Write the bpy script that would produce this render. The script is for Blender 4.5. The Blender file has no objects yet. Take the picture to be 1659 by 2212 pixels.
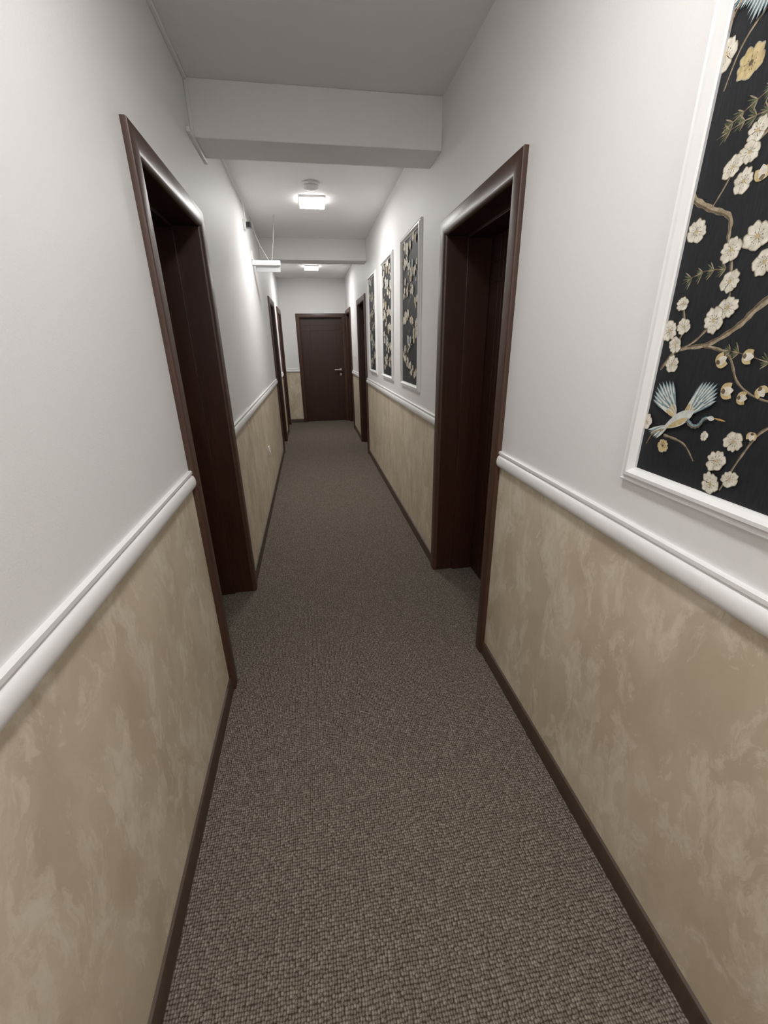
import bpy, math, random
from mathutils import Vector, Matrix
C = bpy.context.scene.collection
A, B, H = 0.478, 0.779, 2.67     # left wall, right wall, ceiling
YE, YB = 9.05, -2.2              # end wall, wall behind
random.seed(4)

# ---------------------------------------------------------------- materials
def nmat(name):
    m = bpy.data.materials.new(name); m.use_nodes = True
    nt = m.node_tree; b = nt.nodes['Principled BSDF']
    return m, nt, b
def ramp(nt, fac, stops):
    r = nt.nodes.new('ShaderNodeValToRGB')
    while len(r.color_ramp.elements) < len(stops): r.color_ramp.elements.new(0.5)
    for e, (p, c) in zip(r.color_ramp.elements, stops):
        e.position = p; e.color = (*c, 1) if len(c) == 3 else c
    nt.links.new(fac, r.inputs[0]); return r.outputs[0]
def bump(nt, b, h, s, d=0.01):
    n = nt.nodes.new('ShaderNodeBump'); n.inputs['Strength'].default_value = s; n.inputs['Distance'].default_value = d
    nt.links.new(h, n.inputs['Height']); nt.links.new(n.outputs[0], b.inputs['Normal'])
def coords(nt, scale=(1,1,1), rot=(0,0,0)):
    tc = nt.nodes.new('ShaderNodeTexCoord'); mp = nt.nodes.new('ShaderNodeMapping')
    mp.inputs['Scale'].default_value = scale; mp.inputs['Rotation'].default_value = rot
    nt.links.new(tc.outputs['Object'], mp.inputs[0]); return mp.outputs[0], tc
def noise(nt, vec, scale, detail=3, rough=0.5, dist=0.0):
    n = nt.nodes.new('ShaderNodeTexNoise')
    n.inputs['Scale'].default_value = scale; n.inputs['Detail'].default_value = detail
    n.inputs['Roughness'].default_value = rough; n.inputs['Distortion'].default_value = dist
    nt.links.new(vec, n.inputs['Vector']); return n.outputs['Fac']
def mixc(nt, fac, c1, c2, mode='MIX'):
    n = nt.nodes.new('ShaderNodeMix'); n.data_type = 'RGBA'; n.blend_type = mode
    for i, c in ((0, fac), (6, c1), (7, c2)):
        if isinstance(c, (int, float)): n.inputs[i].default_value = c
        elif isinstance(c, tuple): n.inputs[i].default_value = (*c, 1)
        else: nt.links.new(c, n.inputs[i])
    return n.outputs[2]
def math_(nt, op, a, b=None):
    n = nt.nodes.new('ShaderNodeMath'); n.operation = op
    for i, c in enumerate((a, b)):
        if c is None: continue
        if isinstance(c, (int, float)): n.inputs[i].default_value = c
        else: nt.links.new(c, n.inputs[i])
    return n.outputs[0]
def simple(name, col, rough=0.5, var=0.0, vs=40, bs=0, bscale=200, metal=0):
    m, nt, b = nmat(name); v, _ = coords(nt)
    f = noise(nt, v, vs, 3)
    c = tuple(x*(1-var) for x in col); d = tuple(min(1, x*(1+var)) for x in col)
    nt.links.new(ramp(nt, f, [(0.3, c), (0.7, d)]), b.inputs['Base Color'])
    b.inputs['Roughness'].default_value = rough; b.inputs['Metallic'].default_value = metal
    if bs: bump(nt, b, noise(nt, v, bscale, 2), bs, 0.002)
    return m

WHITE = (0.84, 0.83, 0.825)
def wall_material():
    m, nt, b = nmat('painted_wall_with_plaster_dado')
    v, tc = coords(nt)
    v2, _ = coords(nt, (1.0, 1.0, 0.55), (0.4, 0, 0))
    warp = nt.nodes.new('ShaderNodeTexNoise'); warp.inputs['Scale'].default_value = 7; warp.inputs['Detail'].default_value = 5
    nt.links.new(v2, warp.inputs['Vector'])
    vm = nt.nodes.new('ShaderNodeVectorMath'); vm.operation = 'MULTIPLY_ADD'
    vm.inputs[1].default_value = (0.18, 0.18, 0.18)
    nt.links.new(warp.outputs['Color'], vm.inputs[0]); nt.links.new(v2, vm.inputs[2])
    n1 = noise(nt, vm.outputs[0], 5.0, 4, 0.6, 0.2)
    n2 = noise(nt, vm.outputs[0], 9.5, 10, 0.68, 0.35)
    n3 = noise(nt, vm.outputs[0], 28.0, 8, 0.7, 0.3)
    base = ramp(nt, n1, [(0.36, (0.545, 0.452, 0.318)), (0.62, (0.665, 0.570, 0.425))])
    streak = ramp(nt, n2, [(0.50, (0, 0, 0)), (0.53, (0.6,)*3), (0.63, (1, 1, 1))])
    fleck = ramp(nt, n3, [(0.42, (0.35,)*3), (0.56, (1,)*3)])
    mm = math_(nt, 'MULTIPLY', math_(nt, 'MULTIPLY', streak, fleck), 0.68)
    plaster = mixc(nt, mm, base, (0.83, 0.745, 0.605))
    gtn = nt.nodes.new('ShaderNodeSeparateXYZ'); nt.links.new(tc.outputs['Object'], gtn.inputs[0])
    gt = math_(nt, 'GREATER_THAN', gtn.outputs['Z'], 1.03)
    nt.links.new(mixc(nt, gt, plaster, WHITE), b.inputs['Base Color'])
    b.inputs['Roughness'].default_value = 0.55
    fine = noise(nt, v, 260, 2)
    ad = math_(nt, 'ADD', math_(nt, 'MULTIPLY', fine, 0.2), n3)
    mg = nt.nodes.new('ShaderNodeMix'); mg.data_type = 'FLOAT'
    nt.links.new(gt, mg.inputs[0]); nt.links.new(ad, mg.inputs[2]); nt.links.new(fine, mg.inputs[3])
    bump(nt, b, mg.outputs[0], 0.25, 0.0025)
    return m
M_WALL = wall_material()
M_WHITE = simple('white_wall_paint', WHITE, 0.6, 0.01, 5, 0.2, 260)
M_CEIL = simple('ceiling_paint', (0.87, 0.86, 0.86), 0.7, 0.01, 5, 0.2, 200)
M_TRIM = simple('white_moulding_paint', (0.87, 0.865, 0.86), 0.35, 0.01, 20)
M_PLAST = simple('white_plastic', (0.82, 0.82, 0.81), 0.35, 0.01, 20)
M_GREY = simple('grey_translucent_plastic', (0.45, 0.46, 0.47), 0.3, 0.02, 20)
M_BLACK = simple('black_plastic', (0.02, 0.02, 0.02), 0.3, 0.02, 20)
M_METAL = simple('satin_steel', (0.65, 0.63, 0.6), 0.28, 0.02, 20, metal=1)

def wood(name, dark, light, rough):
    m, nt, b = nmat(name)
    v, _ = coords(nt, (9, 9, 0.7))
    g = noise(nt, v, 9, 6, 0.6, 0.4)
    nt.links.new(ramp(nt, g, [(0.3, dark), (0.7, light)]), b.inputs['Base Color'])
    b.inputs['Roughness'].default_value = rough
    bump(nt, b, g, 0.12, 0.002)
    return m
M_WOOD = wood('mahogany_veneer', (0.022, 0.0066, 0.0028), (0.041, 0.0125, 0.0054), 0.42)
M_CASE = wood('mahogany_casing', (0.042, 0.0170, 0.0095), (0.067, 0.0285, 0.0165), 0.38)
M_BASE = wood('dark_brown_baseboard', (0.046, 0.028, 0.017), (0.065, 0.040, 0.025), 0.5)

def carpet():
    m, nt, b = nmat('loop_pile_carpet')
    v, _ = coords(nt, (1, 0.85, 1))
    wv = nt.nodes.new('ShaderNodeTexNoise'); wv.inputs['Scale'].default_value = 12
    nt.links.new(v, wv.inputs['Vector'])
    vm = nt.nodes.new('ShaderNodeVectorMath'); vm.operation = 'MULTIPLY_ADD'; vm.inputs[1].default_value = (0.010,)*3
    nt.links.new(wv.outputs['Color'], vm.inputs[0]); nt.links.new(v, vm.inputs[2])
    vo = nt.nodes.new('ShaderNodeTexVoronoi'); vo.voronoi_dimensions = '2D'
    vo.inputs['Scale'].default_value = 142; vo.inputs['Randomness'].default_value = 0.36
    nt.links.new(vm.outputs[0], vo.inputs['Vector'])
    dist = vo.outputs['Distance']
    sp = nt.nodes.new('ShaderNodeSeparateColor'); nt.links.new(vo.outputs['Color'], sp.inputs[0])
    tone = ramp(nt, sp.outputs[0], [(0.0, (0.125, 0.100, 0.078)), (0.6, (0.215, 0.177, 0.144)), (1.0, (0.40, 0.345, 0.29))])
    f = noise(nt, v, 600, 2)
    tone2 = mixc(nt, 0.5, tone, ramp(nt, f, [(0.35, (0.070, 0.055, 0.042)), (0.7, (0.46, 0.40, 0.335))]))
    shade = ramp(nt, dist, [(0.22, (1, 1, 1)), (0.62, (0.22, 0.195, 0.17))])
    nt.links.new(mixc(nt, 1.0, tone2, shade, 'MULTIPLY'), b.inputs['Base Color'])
    b.inputs['Roughness'].default_value = 0.95; b.inputs['Specular IOR Level'].default_value = 0.1
    bump(nt, b, math_(nt, 'SUBTRACT', 1.0, dist), 0.7, 0.005)
    return m
M_CARPET = carpet()
def emis(name, s):
    m, nt, b = nmat(name)
    b.inputs['Base Color'].default_value = (0.9, 0.9, 0.88, 1)
    b.inputs['Emission Color'].default_value = (1, 0.975, 0.945, 1); b.inputs['Emission Strength'].default_value = s
    return m
M_LAMP = emis('glowing_diffuser', 104)
M_LAMP2 = emis('glowing_diffuser_soft', 72)
M_RIM = emis('glowing_diffuser_rim', 7)

# ---------------------------------------------------------------- mesh helpers
def mesh(name, V, F, mats, fm=None, parent=None, smooth=False, bevel=0):
    me = bpy.data.meshes.new(name); me.from_pydata([tuple(v) for v in V], [], F)
    for m in (mats if isinstance(mats, list) else [mats]): me.materials.append(m)
    if fm:
        for p, i in zip(me.polygons, fm): p.material_index = i
    if smooth:
        for p in me.polygons: p.use_smooth = True
    me.update()
    o = bpy.data.objects.new(name, me); C.objects.link(o)
    if parent: o.parent = parent
    if bevel:
        md = o.modifiers.new('bevel', 'BEVEL'); md.width = bevel; md.segments = 2; md.limit_method = 'ANGLE'
    return o
def boxg(V, F, x, y, z, T=lambda p: p):
    n = len(V)
    for a in (0, 1):
        for b in (0, 1):
            for c in (0, 1): V.append(T((x[a], y[b], z[c])))
    for f in ((0,1,3,2),(4,6,7,5),(0,4,5,1),(2,3,7,6),(0,2,6,4),(1,5,7,3)): F.append([n+i for i in f])
def fixn(o):
    import bmesh
    bm = bmesh.new(); bm.from_mesh(o.data); bmesh.ops.recalc_face_normals(bm, faces=bm.faces); bm.to_mesh(o.data); bm.free(); return o
def boxes(name, L, mats, T=lambda p: p, **k):
    V, F = [], []
    for b in L: boxg(V, F, *b, T=T)
    return fixn(mesh(name, V, F, mats, **k))
def top(o, label, cat, group=None):
    o['label'] = label; o['category'] = cat
    if group: o['group'] = group
    return o
def struct(o, label, cat):
    o['kind'] = 'structure'; return top(o, label, cat)
def empty(name, loc=(0,0,0)):
    e = bpy.data.objects.new(name, None); e.location = loc; e.empty_display_size = 0.1; C.objects.link(e); return e
def adopt(e, kids):
    bpy.context.view_layer.update()
    for k in kids:
        k.parent = e; k.matrix_parent_inverse = Matrix.Translation(e.location).inverted()
def autosmooth(o, ang=35):
    for p in o.data.polygons: p.use_smooth = True
    o.data.set_sharp_from_angle(angle=math.radians(ang)); return o
def sweep(name, prof, P, closed, T, mats, **k):
    V, F = [], []; n = len(prof)
    for (u, z, du, dz) in P:
        for (d, w) in prof: V.append(T((u+du*d, w, z+dz*d)))
    m = len(P)
    for i in range(m if closed else m-1):
        j = (i+1) % m
        for q in range(n-1): F.append([i*n+q, i*n+q+1, j*n+q+1, j*n+q])
        F.append([i*n+n-1, i*n, j*n, j*n+n-1])
    if not closed:
        F.append(list(range(n))); F.append([(m-1)*n+q for q in range(n)])
    return autosmooth(fixn(mesh(name, V, F, mats, **k)))
TL = lambda p: (-A-p[1], p[0], p[2])      # (along, into wall, up)
TR = lambda p: (B+p[1], p[0], p[2])
TE = lambda p: (p[0], YE+p[1], p[2])
def lathe(name, prof, c, mats, seg=40, axis='z', sgn=1, **k):
    V, F = [], []; n = len(prof)
    for i in range(seg):
        a = 2*math.pi*i/seg
        for r, h in prof:
            x, y = r*math.cos(a), r*math.sin(a)
            V.append({'z': (c[0]+x, c[1]+y, c[2]+sgn*h), 'x': (c[0]+sgn*h, c[1]+x, c[2]+y), 'y': (c[0]+x, c[1]+sgn*h, c[2]+y)}[axis])
    for i in range(seg):
        j = (i+1) % seg
        for q in range(n-1): F.append([i*n+q, j*n+q, j*n+q+1, i*n+q+1])
    F.append([i*n for i in range(seg)]); F.append([i*n+n-1 for i in range(seg)])
    return autosmooth(fixn(mesh(name, V, F, mats)))
def tube(name, pts, r, mats, seg=10, **k):
    cu = bpy.data.curves.new(name, 'CURVE'); cu.dimensions = '3D'; cu.bevel_depth = r; cu.bevel_resolution = 3; cu.use_fill_caps = True
    s = cu.splines.new('BEZIER'); s.bezier_points.add(len(pts)-1)
    for p, q in zip(s.bezier_points, pts): p.co = q; p.handle_left_type = p.handle_right_type = 'AUTO'
    o = bpy.data.objects.new(name, cu); C.objects.link(o)
    dg = bpy.context.evaluated_depsgraph_get(); me = bpy.data.meshes.new_from_object(o.evaluated_get(dg))
    bpy.data.objects.remove(o); me.name = name; me.materials.clear(); me.materials.append(mats)
    o = bpy.data.objects.new(name, me); C.objects.link(o)
    for p in me.polygons: p.use_smooth = True
    return o

# ---------------------------------------------------------------- shell
DL = [(1.62, 2.56, 2.115), (6.35, 7.28, 2.115), (7.98, 8.90, 2.115)]
DR = [(1.645, 2.60, 2.11), (6.00, 6.93, 2.11), (8.06, 8.985, 2.11)]
DE = (-0.195, 0.765, 2.07)
INS = 0.045
def side_wall(name, doors, T):
    L = []; y = YB
    for (a, b, h) in doors:
        L.append(((y, a+INS), (0, 0.40), (0, H))); L.append(((a+INS, b-INS), (0, 0.40), (h-INS, H))); y = b-INS
    L.append(((y, YE), (0, 0.40), (0, H)))
    return boxes(name, L, M_WALL, T=T)
struct(side_wall('wall_left', DL, TL), 'white painted wall with beige plaster dado and dark doors', 'wall')
struct(side_wall('wall_right', DR, TR), 'white painted wall with beige plaster dado and framed panels', 'wall')
struct(boxes('wall_end', [((-0.88, DE[0]+INS), (0, .2), (0, H)), ((DE[0]+INS, DE[1]-INS), (0, .2), (DE[2]-INS, H)), ((DE[1]-INS, 1.18), (0, .2), (0, H))], M_WALL, T=TE),
       'short white and beige wall closing the corridor', 'wall')
struct(boxes('wall_back', [((-0.88, 1.18), (YB-.2, YB), (0, H))], M_WALL), 'plain white and beige corridor wall', 'wall')
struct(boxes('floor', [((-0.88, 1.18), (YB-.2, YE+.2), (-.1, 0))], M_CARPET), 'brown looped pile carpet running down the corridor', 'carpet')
struct(boxes('ceiling', [((-0.88, 1.18), (YB-.2, YE+.2), (H, H+.1))], M_CEIL), 'flat matt white painted ceiling', 'ceiling')
for y in (2.68, 5.83):
    struct(boxes('ceiling_beam', [((-A, B), (y, y+.25), (2.445, H))], M_WHITE, bevel=.004), 'white painted downstand beam crossing the corridor ceiling', 'beam')

# chair rails & baseboards
RAIL = [(0.999, 0), (0.999, -.006), (1.001, -.008)]
for i in range(9):
    a = math.radians(-80+i*20); RAIL.append((1.0265+.0245*math.sin(a), -.008-.012*math.cos(a)))
RAIL += [(1.0525, -.007), (1.056, -.007), (1.058, -.0125), (1.067, -.0125), (1.070, -.009), (1.070, 0)]
def run(name, prof, u0, u1, T, mat):
    V, F = [], []; n = len(prof)
    for u in (u0, u1):
        for z, w in prof: V.append(T((u, w, z)))
    for q in range(n): F.append([q, (q+1) % n, n+(q+1) % n, n+q])
    F.append(list(range(n))); F.append(list(range(n, 2*n)))
    return autosmooth(fixn(mesh(name, V, F, mat)))
BASE = [(0,0),(0,-.012),(0.062,-.012),(0.070,-.008),(0.072,0)]
g = .001; ti = 1
def gaps(doors, ylo, yhi):
    out, y = [], ylo
    for a, b, h in doors: out.append((y, a-g)); y = b+g
    if yhi-y > .03: out.append((y, yhi))
    return out
for side, doors, T in (('left', DL, TL), ('right', DR, TR)):
    for a, b in gaps(doors, YB+.001, YE-.03):
        struct(run('trim_%d' % ti, RAIL, a, b, T, M_TRIM), 'white moulded chair rail above beige plaster', 'chair rail'); ti += 1
        struct(run('baseboard_%s' % side, BASE, a, b, T, M_BASE), 'dark brown wooden baseboard along the carpet', 'baseboard')
struct(run('trim_%d' % ti, RAIL, -A+.03, DE[0]-g, TE, M_TRIM), 'short white chair rail beside the end door', 'chair rail')
struct(run('baseboard_end', BASE, -A+.014, DE[0]-g, TE, M_BASE), 'short dark brown baseboard beside the end door', 'baseboard')

# ---------------------------------------------------------------- doors
CW = 0.078
def handle(T, u, w, z, s):
    o = boxes('door_handle', [((u-.022, u+.022), (w-.008, w-.0005), (z-.022, z+.022)),
                              ((u-.009, u+.009), (w-.05, w-.008), (z-.009, z+.009)),
                              ((min(u-s*.009, u+s*.125), max(u-s*.009, u+s*.125)), (w-.062, w-.047), (z-.010, z+.010))], M_METAL, T=T, bevel=.003)
    k = boxes('keyhole_plate', [((u-.022, u+.022), (w-.007, w-.0005), (z-.115, z-.071)), ((u-.006, u+.006), (w-.011, w-.007), (z-.103, z-.083))], M_METAL, T=T, bevel=.002)
    return [o, k]
def door(i, u0, u1, h, T, depth, label, hs):
    prof = [(0, 0), (0, -.015), (.002, -.019), (.006, -.021), (.056, -.021), (.064, -.0195), (.071, -.016), (.076, -.010), (CW, -.004), (CW, 0)]
    P = [(u0, 0.001, 1, 0), (u0, h, 1, -1), (u1, h, -1, -1), (u1, 0.001, -1, 0)]
    cas = sweep('door_casing', prof, P, False, T, M_CASE)
    li = INS+.001; t = CW-.004
    L = [((u0+li, u0+t), (.0005, depth+.05), (.001, h-t)), ((u1-t, u1-li), (.0005, depth+.05), (.001, h-t)), ((u0+li, u1-li), (.0005, depth+.05), (h-t, h-li))]
    s = depth-.001; st = max(.012, depth*.45)
    L += [((u0+t, u0+t+.014), (st, s), (.001, h-t)), ((u1-t-.014, u1-t), (st, s), (.001, h-t)), ((u0+t, u1-t), (st, s), (h-t-.014, h-t))]
    jam = boxes('door_jamb', L, M_WOOD, T=T, bevel=.002)
    a, b, z0, z1 = u0+t+.003, u1-t-.003, .008, h-t-.003
    W, Z = b-a, z1-z0
    L = [((a, b), (depth+.004, depth+.044), (z0, z1))]
    cols = [0, .16, .225, .86, 1]; gp = .0035
    if hs < 0: cols = [0, .14, .775, .84, 1]
    rows = [0, .885, .935, 1]
    for c in range(4):
        for r in range(3):
            L.append(((a+W*cols[c]+gp*(c > 0), a+W*cols[c+1]-gp*(c < 3)), (depth, depth+.004), (z0+Z*rows[r]+gp*(r > 0), z0+Z*rows[r+1]-gp*(r < 2))))
    leaf = boxes('door_leaf', L, M_WOOD, T=T, bevel=.0015)
    hu = b-.06 if hs > 0 else a+.06
    hd = handle(T, hu, depth, 1.03, -hs)
    e = empty('door_%d' % i, T(((u0+u1)/2, 0, 0)))
    adopt(e, [cas, jam, leaf]); bpy.context.view_layer.update()
    for x in hd: x.parent = leaf; x.matrix_parent_inverse = leaf.matrix_world.inverted()
    struct(e, label, 'door')
door(1, *DL[0], TL, .25, 'dark mahogany door set deep in a wide casing', -1)
door(2, *DR[0], TR, .25, 'dark mahogany door in a glossy casing beside the pictures', -1)
door(3, *DL[1], TL, .25, 'dark mahogany side door beyond the wall socket', -1)
door(4, *DL[2], TL, .25, 'dark mahogany side door next to the end wall', -1)
door(5, *DR[1], TR, .25, 'dark mahogany side door after the row of pictures', -1)
door(6, *DR[2], TR, .25, 'dark mahogany side door meeting the end wall', -1)
door(7, *DE, TE, .05, 'closed mahogany door with grooves and steel lever at corridor end', 1)

# ---------------------------------------------------------------- camera
f = 904.8
fw = Vector((-164.5, -360.0, f)).normalized(); dn = Vector((37.5, 2257.0, f)).normalized()
dn = (dn - fw*dn.dot(fw)).normalized(); rt = dn.cross(fw)
ix = Vector((rt.x, fw.x, -dn.x)); iy = Vector((rt.y, fw.y, -dn.y)); iz = Vector((rt.z, fw.z, -dn.z))
cam = bpy.data.cameras.new('camera'); co = bpy.data.objects.new('camera', cam); C.objects.link(co)
M = Matrix((ix, -iy, -iz)).transposed().to_4x4(); M.translation = (0, 0, 1.5); co.matrix_world = M
cam.sensor_fit = 'VERTICAL'; cam.sensor_height = 36; cam.sensor_width = 27; cam.lens = f/2212*36; cam.clip_start = .01
bpy.context.scene.camera = co

# ---------------------------------------------------------------- wallpaper motifs (flat painted design in the panel plane)
def painted(name, c1, c2):
    m, nt, b = nmat(name); v, _ = coords(nt)
    nt.links.new(ramp(nt, noise(nt, v, 90, 4, .6), [(0.35, c1), (0.65, c2)]), b.inputs['Base Color'])
    b.inputs['Roughness'].default_value = .6; b.inputs['Specular IOR Level'].default_value = .25; return m
def blackpaper():
    m, nt, b = nmat('black_wallpaper'); v, _ = coords(nt, (1, 1, .12))
    n = noise(nt, v, 260, 3)
    nt.links.new(ramp(nt, n, [(0.3, (0.006, 0.007, 0.009)), (0.75, (0.015, 0.016, 0.020))]), b.inputs['Base Color'])
    b.inputs['Roughness'].default_value = .55; b.inputs['Specular IOR Level'].default_value = .3; bump(nt, b, n, .15, .001); return m
PM = [blackpaper(),
      painted('petal_cream', (0.56, 0.51, 0.41), (0.80, 0.76, 0.67)), painted('petal_shadow', (0.28, 0.24, 0.16), (0.44, 0.39, 0.29)),
      painted('petal_ochre', (0.42, 0.31, 0.13), (0.62, 0.50, 0.27)), painted('branch_tan', (0.20, 0.155, 0.095), (0.40, 0.33, 0.23)),
      painted('branch_brown', (0.08, 0.058, 0.036), (0.16, 0.115, 0.07)), painted('leaf_green', (0.05, 0.065, 0.03), (0.15, 0.16, 0.08)),
      painted('feather_blue', (0.09, 0.15, 0.18), (0.24, 0.33, 0.36)), painted('feather_white', (0.50, 0.53, 0.50), (0.70, 0.71, 0.66)),
      painted('stamen_dark', (0.05, 0.04, 0.02), (0.12, 0.09, 0.04)), painted('beak_orange', (0.40, 0.22, 0.06), (0.55, 0.34, 0.12))]
CREAM, SHADE, OCHRE, TAN, BROWN, GREEN, BLUE, FWHITE, STAM, ORANGE = range(1, 11)
class Art:
    def __init__(s, y0, y1, z0, z1, x):
        s.b = (y0, y1, z0, z1); s.x = x; s.V = []; s.F = []; s.M = []; s.k = 0
        s.poly([(y0, z0), (y0, z1), (y1, z1), (y1, z0)], 0, 0)
    def clip(s, P):
        y0, y1, z0, z1 = s.b
        for ax, lim, sg in ((0, y0, 1), (0, y1, -1), (1, z0, 1), (1, z1, -1)):
            out = []
            for i in range(len(P)):
                p, q = P[i-1], P[i]; a = sg*(p[ax]-lim) >= 0; b = sg*(q[ax]-lim) >= 0
                if a != b:
                    t = (lim-p[ax])/(q[ax]-p[ax]); out.append((p[0]+t*(q[0]-p[0]), p[1]+t*(q[1]-p[1])))
                if b: out.append(q)
            P = out
            if len(P) < 3: return []
        return P
    def poly(s, P, m, layer):
        P = s.clip(P)
        if len(P) < 3: return
        n = len(s.V); x = s.x-layer
        s.V += [(x, y, z) for y, z in P]; s.F.append(list(range(n, n+len(P)))); s.M.append(m)
    def nl(s): s.k += 1; return .0002+s.k*0.000003
    def leaf(s, c, a, L, W, m, sharp=1.25):
        P = []; n = 7; ca, sa = math.cos(a), math.sin(a); h = []
        for i in range(n+1):
            t = i/n; w = W*(math.sin(math.pi*t**sharp))**.8 if 0 < t < 1 else 0
            h.append((t*L, w))
        for d, w in h: P.append((c[0]-(d*ca-w*sa), c[1]+d*sa+w*ca))
        for d, w in reversed(h[1:-1]): P.append((c[0]-(d*ca+w*sa), c[1]+d*sa-w*ca))
        s.poly(P, m, s.nl())
    def blossom(s, y, z, r, ochre=False, squash=1.0):
        a0 = random.random()*6.28; sq = squash*random.uniform(.78, 1); tl = random.random()*3.14
        def pt(a, d):
            px, pz = d*math.cos(a), d*math.sin(a)*sq
            return (y+px*math.cos(tl)-pz*math.sin(tl), z+px*math.sin(tl)+pz*math.cos(tl))
        order = list(range(5)); random.shuffle(order)
        for i in order:
            a = a0+i*1.2566+random.uniform(-.1, .1); rr = r*random.uniform(.92, 1.12)
            for sc, m in ((1.0, SHADE), (.93, OCHRE if ochre else CREAM)):
                P = []
                for j in range(11):
                    t = -1+2*j/10; wob = 1+.05*math.sin(7*t+i); notch = .90+.10*min(1, abs(t)*3)
                    P.append(pt(a+t*.70*sc, rr*sc*wob*notch*(math.cos(t*1.12))**.38))
                P = [pt(a, r*.05)]+P
                s.poly(P, m, s.nl())
            s.poly([pt(a-.09, r*.12), pt(a-.03, r*.52), pt(a+.03, r*.52), pt(a+.09, r*.12)], SHADE, s.nl())
        s.poly([pt(k*.785, r*.17) for k in range(8)], OCHRE if not ochre else BROWN, s.nl())
        for k in range(9):
            a = a0+k*.698+random.uniform(-.15, .15); d = r*random.uniform(.32, .5)
            s.poly([pt(a-.08, r*.08), pt(a-.02, d), pt(a+.02, d), pt(a+.08, r*.08)], STAM, s.nl())
            c = pt(a, d); e = r*.045
            s.poly([(c[0]-e, c[1]), (c[0], c[1]-e), (c[0]+e, c[1]), (c[0], c[1]+e)], STAM, s.nl())
    def bud(s, y, z, r, ochre=True):
        a = random.random()*6.28; q = (y+math.cos(a)*r*.8, z-math.sin(a)*r*.8)
        for k in (-.55, .55, 0):
            s.leaf(q, a+k, r*1.9, r*.62, OCHRE if ochre and k else CREAM, .9)
        s.leaf(q, a+.1, r*.7, r*.4, BROWN)
    def branch(s, pts, w0, w1, m=TAN):
        P = [pts[0]]+pts+[pts[-1]]; out = []
        for i in range(1, len(P)-2):
            for j in range(8):
                t = j/8; p = []
                for c in (0, 1):
                    a, b, d, e = P[i-1][c], P[i][c], P[i+1][c], P[i+2][c]
                    p.append(.5*(2*b+(d-a)*t+(2*a-5*b+4*d-e)*t*t+(3*b-a-3*d+e)*t**3))
                out.append(tuple(p))
        out.append(pts[-1]); n = len(out); ly = [s.nl(), s.nl()]
        for off, sc, mm, l in ((0, 1, m, ly[0]), (.35, .35, BROWN, ly[1])):
            L, R = [], []
            for i, p in enumerate(out):
                q0, q1 = out[max(0, i-1)], out[min(n-1, i+1)]
                d = Vector((q1[0]-q0[0], q1[1]-q0[1])); d = d.normalized() if d.length > 1e-9 else Vector((1, 0))
                w = (w0+(w1-w0)*i/n)*.5*(1+.18*math.sin(i*1.7)); nx, nz = -d.y, d.x
                cx, cz = p[0]+nx*w*off*1.6, p[1]+nz*w*off*1.6
                L.append((cx+nx*w*sc, cz+nz*w*sc)); R.append((cx-nx*w*sc, cz-nz*w*sc))
            for i in range(n-1): s.poly([L[i], L[i+1], R[i+1], R[i]], mm, l)
    def pine(s, pts, size=.024):
        s.branch(pts, .0025, .001, BROWN)
        for i in range(len(pts)-1):
            da = math.atan2(pts[i+1][1]-pts[i][1], -(pts[i+1][0]-pts[i][0]))
            for j in range(2):
                t = j/2; y = pts[i][0]*(1-t)+pts[i+1][0]*t; z = pts[i][1]*(1-t)+pts[i+1][1]*t
                for k in range(7):
                    s.leaf((y, z), da-.9+k*.3, size*random.uniform(.6, 1), .0011, GREEN if k % 3 else TAN)
    def crane(s, y, z, k, flip=1, wl=(1.95, 2.75), wr=(.55, 1.20), up=1):
        def q(a, b): return (y-flip*a*k, z+up*b*k)
        def ang(a): a = a if flip > 0 else math.pi-a; return a*up
        for i in range(7):   # tail
            s.leaf(q(-.25, -.15), ang(math.pi+.35+i*.09), k*(.70-.03*i), k*.035, BLUE if i % 2 else FWHITE)
        for (cx, cz, a0, a1) in ((-.12, .05, *wl), (.08, .10, *wr)):
            n = 9
            for i in range(n):
                a = a0+(a1-a0)*i/(n-1); Lh = k*(1.08-.35*abs(i/(n-1)-.5))
                s.leaf(q(cx, cz), ang(a), Lh, k*.055, BLUE, 1.6); s.leaf(q(cx, cz), ang(a), Lh*.97, k*.022, FWHITE, 1.6)
            for i in range(8):
                a = a0+(a1-a0)*i/7; s.leaf(q(cx, cz), ang(a), k*.62, k*.05, FWHITE if i % 2 else BLUE)
            for i in range(6):
                a = a0+(a1-a0)*i/5; s.leaf(q(cx, cz), ang(a), k*.36, k*.05, OCHRE if i % 2 else FWHITE)
        s.leaf(q(-.45, -.28), ang(.6), k*1.0, k*.16, FWHITE)
        s.leaf(q(-.35, -.26), ang(.55), k*.7, k*.07, OCHRE)
        s.branch([q(.22, .05), q(.40, -.06), q(.56, -.02), q(.66, .14), q(.80, .19)], k*.11, k*.06, BLUE)
        s.leaf(q(.72, .18), ang(0), k*.2, k*.055, FWHITE)
        s.leaf(q(.86, .20), ang(-.08), k*.34, k*.02, ORANGE)
        s.branch([q(-.4, -.3), q(-.7, -.42), q(-.85, -.75)], k*.03, k*.015, ORANGE)
    def make(s, parent): return mesh('wallpaper_panel', s.V, s.F, PM, s.M)

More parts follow.
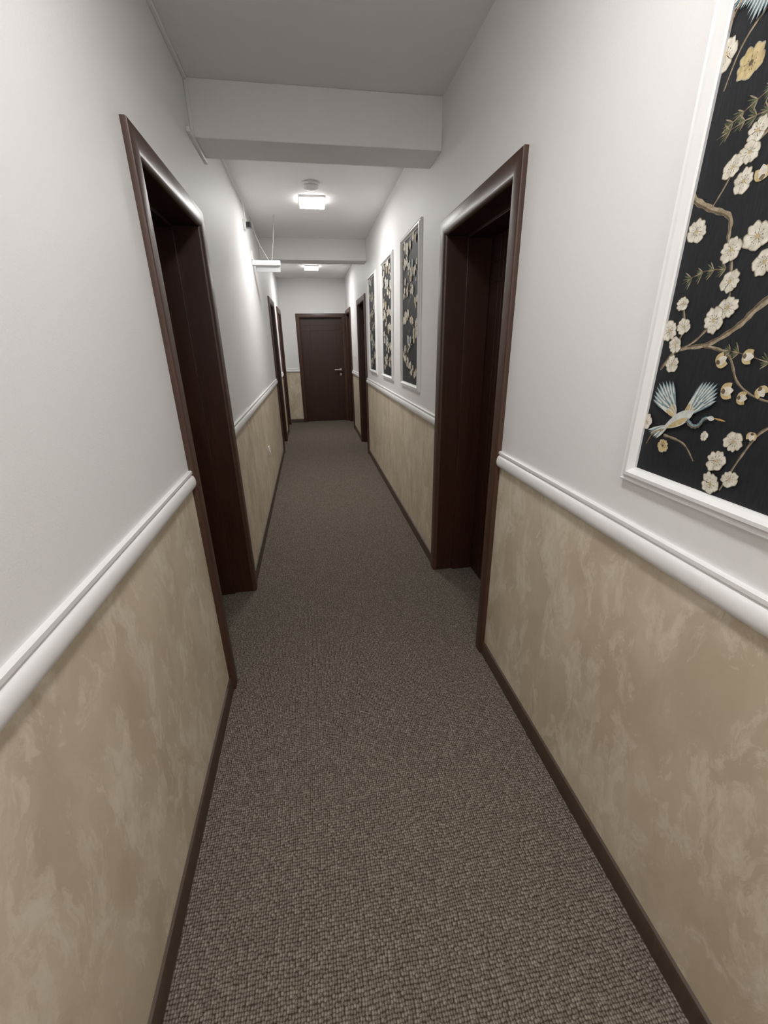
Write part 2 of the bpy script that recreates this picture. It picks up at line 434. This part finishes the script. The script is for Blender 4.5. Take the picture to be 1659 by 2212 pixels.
def frame_panel(y0, y1, z0, z1, art, label):
    prof = [(0, 0), (0, -.010), (.004, -.014), (.008, -.011), (.012, -.012), (.018, -.020), (.026, -.021), (.031, -.015), (.034, -.009), (.038, -.007), (.038, 0)]
    P = [(y0, z0, 1, 1), (y0, z1, 1, -1), (y1, z1, -1, -1), (y1, z0, -1, 1)]
    fr = sweep('picture_frame', prof, P, True, TR, M_TRIM)
    pn = art.make(None)
    e = empty('wall_picture', (B, (y0+y1)/2, z0)); adopt(e, [fr, pn])
    top(e, label, 'picture', 'framed wallpaper panels on the corridor wall'); return e

y0, y1, z0, z1 = .29, .922, 1.17, 2.245
def newart(y0, y1, z0, z1): return Art(y0+.0375, y1-.0375, z0+.0375, z1-.0375, B-.0015)
# blossoms of the nearest panel: along the wall, height, radius (mm), ochre
FL = "883,1971,24,0;824,1933,24,1;778,1826,21,0;783,1798,20,0;811,1785,20,0;781,1756,19,0;747,1757,12,1;859,1697,24,0;770,1650,22,0;725,1662,24,0;699,1620,22,0;756,1597,19,0;853,1568,16,0;837,1525,16,0;872,1517,20,0;848,1489,18,0;845,1450,18,0;746,1553,20,0;769,1533,24,0;731,1460,12,1;681,1469,11,1;703,1407,13,1;670,1398,10,1;638,1413,10,1;881,1321,18,0;819,1277,15,1;723,1317,10,0;660,1319,20,0;630,1336,8,1;682,1277,22,0;646,1250,17,0;682,1230,22,0;560,1700,24,0;500,1650,22,0;600,1900,22,0;520,1950,24,1;450,1500,22,0;420,1800,24,0;540,1400,20,0;480,1300,22,0;700,2080,24,0;640,2130,22,0;400,2050,22,0"
BR = "893,1797;890,1763;841,1731;792,1706;783,1669;770,1650|700,1850;762,1817;800,1791;820,1756;837,1730|560,1640;680,1557;715,1522;770,1490;842,1477;876,1437|769,1533;800,1498;836,1479|780,1487;722,1472;685,1422;628,1398;540,1400|826,1300;770,1292;735,1262|560,1380;615,1348;640,1295;662,1222|770,1650;756,1597;746,1553|700,2080;805,2008;850,1970;870,1915|853,1568;837,1520;848,1489|330,1850;420,1800;560,1700;500,1650|330,1560;450,1500;480,1300|330,2100;400,2050;520,1950;600,1900"
PI = "770,1880;815,1865;850,1850|766,1848;808,1850;862,1842|772,1620;822,1622;868,1606|640,1460;700,1475;735,1480"
P_ = lambda s: [[tuple(float(c)/1000 for c in p.split(',')) for p in q.split(';')] for q in s.split('|')]
art = newart(y0, y1, z0, z1)
for i, b_ in enumerate(P_(BR)): art.branch(b_, .014 if i in (0, 2, 10) else .006, .005 if i in (0, 2, 10) else .0025)
for b_ in P_(PI): art.pine(b_)
for y, z, r, o in P_(FL)[0]:
    (art.bud if o and r < .014 else art.blossom)(y, z, r*1.06, bool(o))
art.crane(.790, 1.338, .088); art.crane(.800, 2.075, .10, 1, (2.6, 3.4), (3.9, 4.6)); art.crane(.50, 1.56, .088, -1)
frame_panel(y0, y1, z0, z1, art, 'white-framed black wallpaper panel with cream blossoms and flying crane')
def randart(a, seed):
    random.seed(seed); y0, y1, z0, z1 = a.b; W = y1-y0; Hh = z1-z0
    for i in range(6):
        z = z0+Hh*(i+.3)/6; y = random.choice((y0, y1)); d = 1 if y == y0 else -1
        pts = [(y+d*W*t, z+Hh*.16*t+random.uniform(-.03, .03)) for t in (0, .2, .42, .65, .85)]
        a.branch(pts, .012, .004)
        a.pine([pts[2], (pts[2][0]+.05, pts[2][1]-.05), (pts[2][0]+.1, pts[2][1]-.06)])
        for p in pts[1:]:
            for k in range(3):
                a.blossom(p[0]+random.uniform(-.045, .045), p[1]+random.uniform(-.05, .05), random.uniform(.023, .034), random.random() < .12)
            a.bud(p[0]+random.uniform(-.07, .07), p[1]+random.uniform(-.07, .07), .012)
    a.crane(y0+W*.5, z0+Hh*.27, .085); a.crane(y0+W*.45, z0+Hh*.78, .08, -1)
for i, (a_, b_) in enumerate(((3.07, 3.70), (4.06, 4.68), (5.05, 5.67))):
    ar = newart(a_, b_, z0, z1); randart(ar, 10+i)
    frame_panel(a_, b_, z0, z1, ar, 'tall white-framed black wallpaper panel with cream blossoms')

# ---------------------------------------------------------------- fittings
def light(x, y, mat):
    s = .110
    base = boxes('lamp_housing', [((x-s, x+s), (y-s, y+s), (H-.016, H-.0005))], M_PLAST, bevel=.003)
    dif = boxes('lamp_diffuser', [((x-s+.004, x+s-.004), (y-s+.004, y+s-.004), (H-.042, H-.0165))], [M_RIM, mat])
    for p in dif.data.polygons:
        if p.normal.z < -.5: p.material_index = 1
    e = empty('ceiling_lamp', (x, y, H)); adopt(e, [base, dif]); top(e, 'glowing square white surface-mounted ceiling light', 'ceiling light', 'square ceiling lights')
for x, y, m in ((.13, 4.40, M_LAMP), (.15, 7.75, M_LAMP), (.13, .75, M_LAMP2), (.13, -1.0, M_LAMP)): light(x, y, m)

e = empty('smoke_detector', (.115, 4.0, H))
q_ = 1.25
adopt(e, [lathe('detector_base', [(a*q_, b) for a, b in [(.052, .0005), (.056, .004), (.056, .014), (.052, .018)]], (.115, 4.0, H), M_PLAST, sgn=-1),
          lathe('detector_head', [(a*q_, b) for a, b in [(.044, .0185), (.048, .026), (.046, .036), (.036, .044), (.012, .047), (.003, .047)]], (.115, 4.0, H), M_PLAST, sgn=-1)])
top(e, 'round white smoke detector on the ceiling near the lamp', 'smoke detector')

# conduit
x0, x1 = -A+.0005, -A+.016
L = [((x0, x1), (YB+.01, 2.679), (H-.016, H-.0005)), ((x0, x1), (2.664, 2.679), (2.43, H-.016)), ((x0, x1), (2.56, 2.95), (2.425, 2.4445)), ((x0, x1), (2.931, 2.946), (2.4445, H-.016)), ((x0, x1), (2.931, 5.829), (H-.016, H-.0005))]
top(boxes('cable_duct', L, M_PLAST, bevel=.002), 'thin white plastic cable duct along ceiling corner', 'cable duct')

# emergency luminaire
sy, sz = 4.90, 2.240
e = empty('emergency_light', (-A, sy, sz))
adopt(e, [boxes('light_body', [((-A+.0002, -A+.27), (sy-.03, sy+.03), (sz, sz+.045))], M_PLAST, bevel=.006),
          boxes('light_panel', [((-A+.03, -A+.265), (sy-.004, sy+.004), (sz-.055, sz-.0005))], M_GREY, bevel=.001),
          boxes('wall_bracket', [((-A+.0002, -A+.012), (sy-.04, sy+.04), (sz+.046, sz+.12))], M_PLAST, bevel=.003),
          tube('stay_wire', [(-A+.19, sy, sz+.045), (-A+.21, sy, sz+.15), (-A+.25, sy, H-.002)], .003, M_GREY),
          tube('stay_wire', [(-A+.02, sy, H-.02), (-A+.08, sy, sz+.20), (-A+.16, sy, sz+.045)], .003, M_GREY)])
top(e, 'slim white emergency light projecting from wall on bracket', 'emergency light')

# camera
ay, az = 4.50, 2.50
e = empty('wall_camera', (-A, ay, az))
adopt(e, [boxes('camera_mount', [((-A+.0005, -A+.02), (ay-.035, ay+.035), (az-.05, az+.03))], M_PLAST, bevel=.004),
          boxes('camera_body', [((-A+.021, -A+.065), (ay-.03, ay+.03), (az-.03, az+.012))], M_BLACK, bevel=.006),
          tube('camera_cable', [(-A+.01, ay-.1, H-.02), (-A+.03, ay-.13, az+.08), (-A+.03, ay-.11, az+.0), (-A+.022, ay-.04, az-.03)], .004, M_PLAST)])
top(e, 'small black camera on white mount with looping cable', 'security camera')

# socket, switch
e = empty('wall_socket', (-A, 4.35, .51))
adopt(e, [boxes('socket_plate', [((-A+.0005, -A+.012), (4.31, 4.39), (.47, .55))], M_PLAST, bevel=.003),
          lathe('socket_well', [(.026, 0), (.026, .004), (.021, .005), (.020, .001)], (-A+.0121, 4.35, .51), M_PLAST, axis='x')])
top(e, 'white square wall socket on the beige plaster', 'socket')
e = empty('light_switch', (B, 7.55, 1.28))
adopt(e, [boxes('switch_plate', [((B-.011, B-.0005), (7.51, 7.59), (1.24, 1.32))], M_PLAST, bevel=.003),
          boxes('switch_rocker', [((B-.016, B-.0112), (7.523, 7.577), (1.253, 1.307))], M_PLAST, bevel=.002)])
top(e, 'white square light switch above the chair rail', 'light switch')

w = bpy.data.worlds.new('world'); bpy.context.scene.world = w; w.use_nodes = True
w.node_tree.nodes['Background'].inputs[0].default_value = (.5, .5, .5, 1); w.node_tree.nodes['Background'].inputs[1].default_value = .2
vs = bpy.context.scene.view_settings
vs.view_transform = 'Standard'; vs.gamma = 1.10; vs.exposure = 0.20
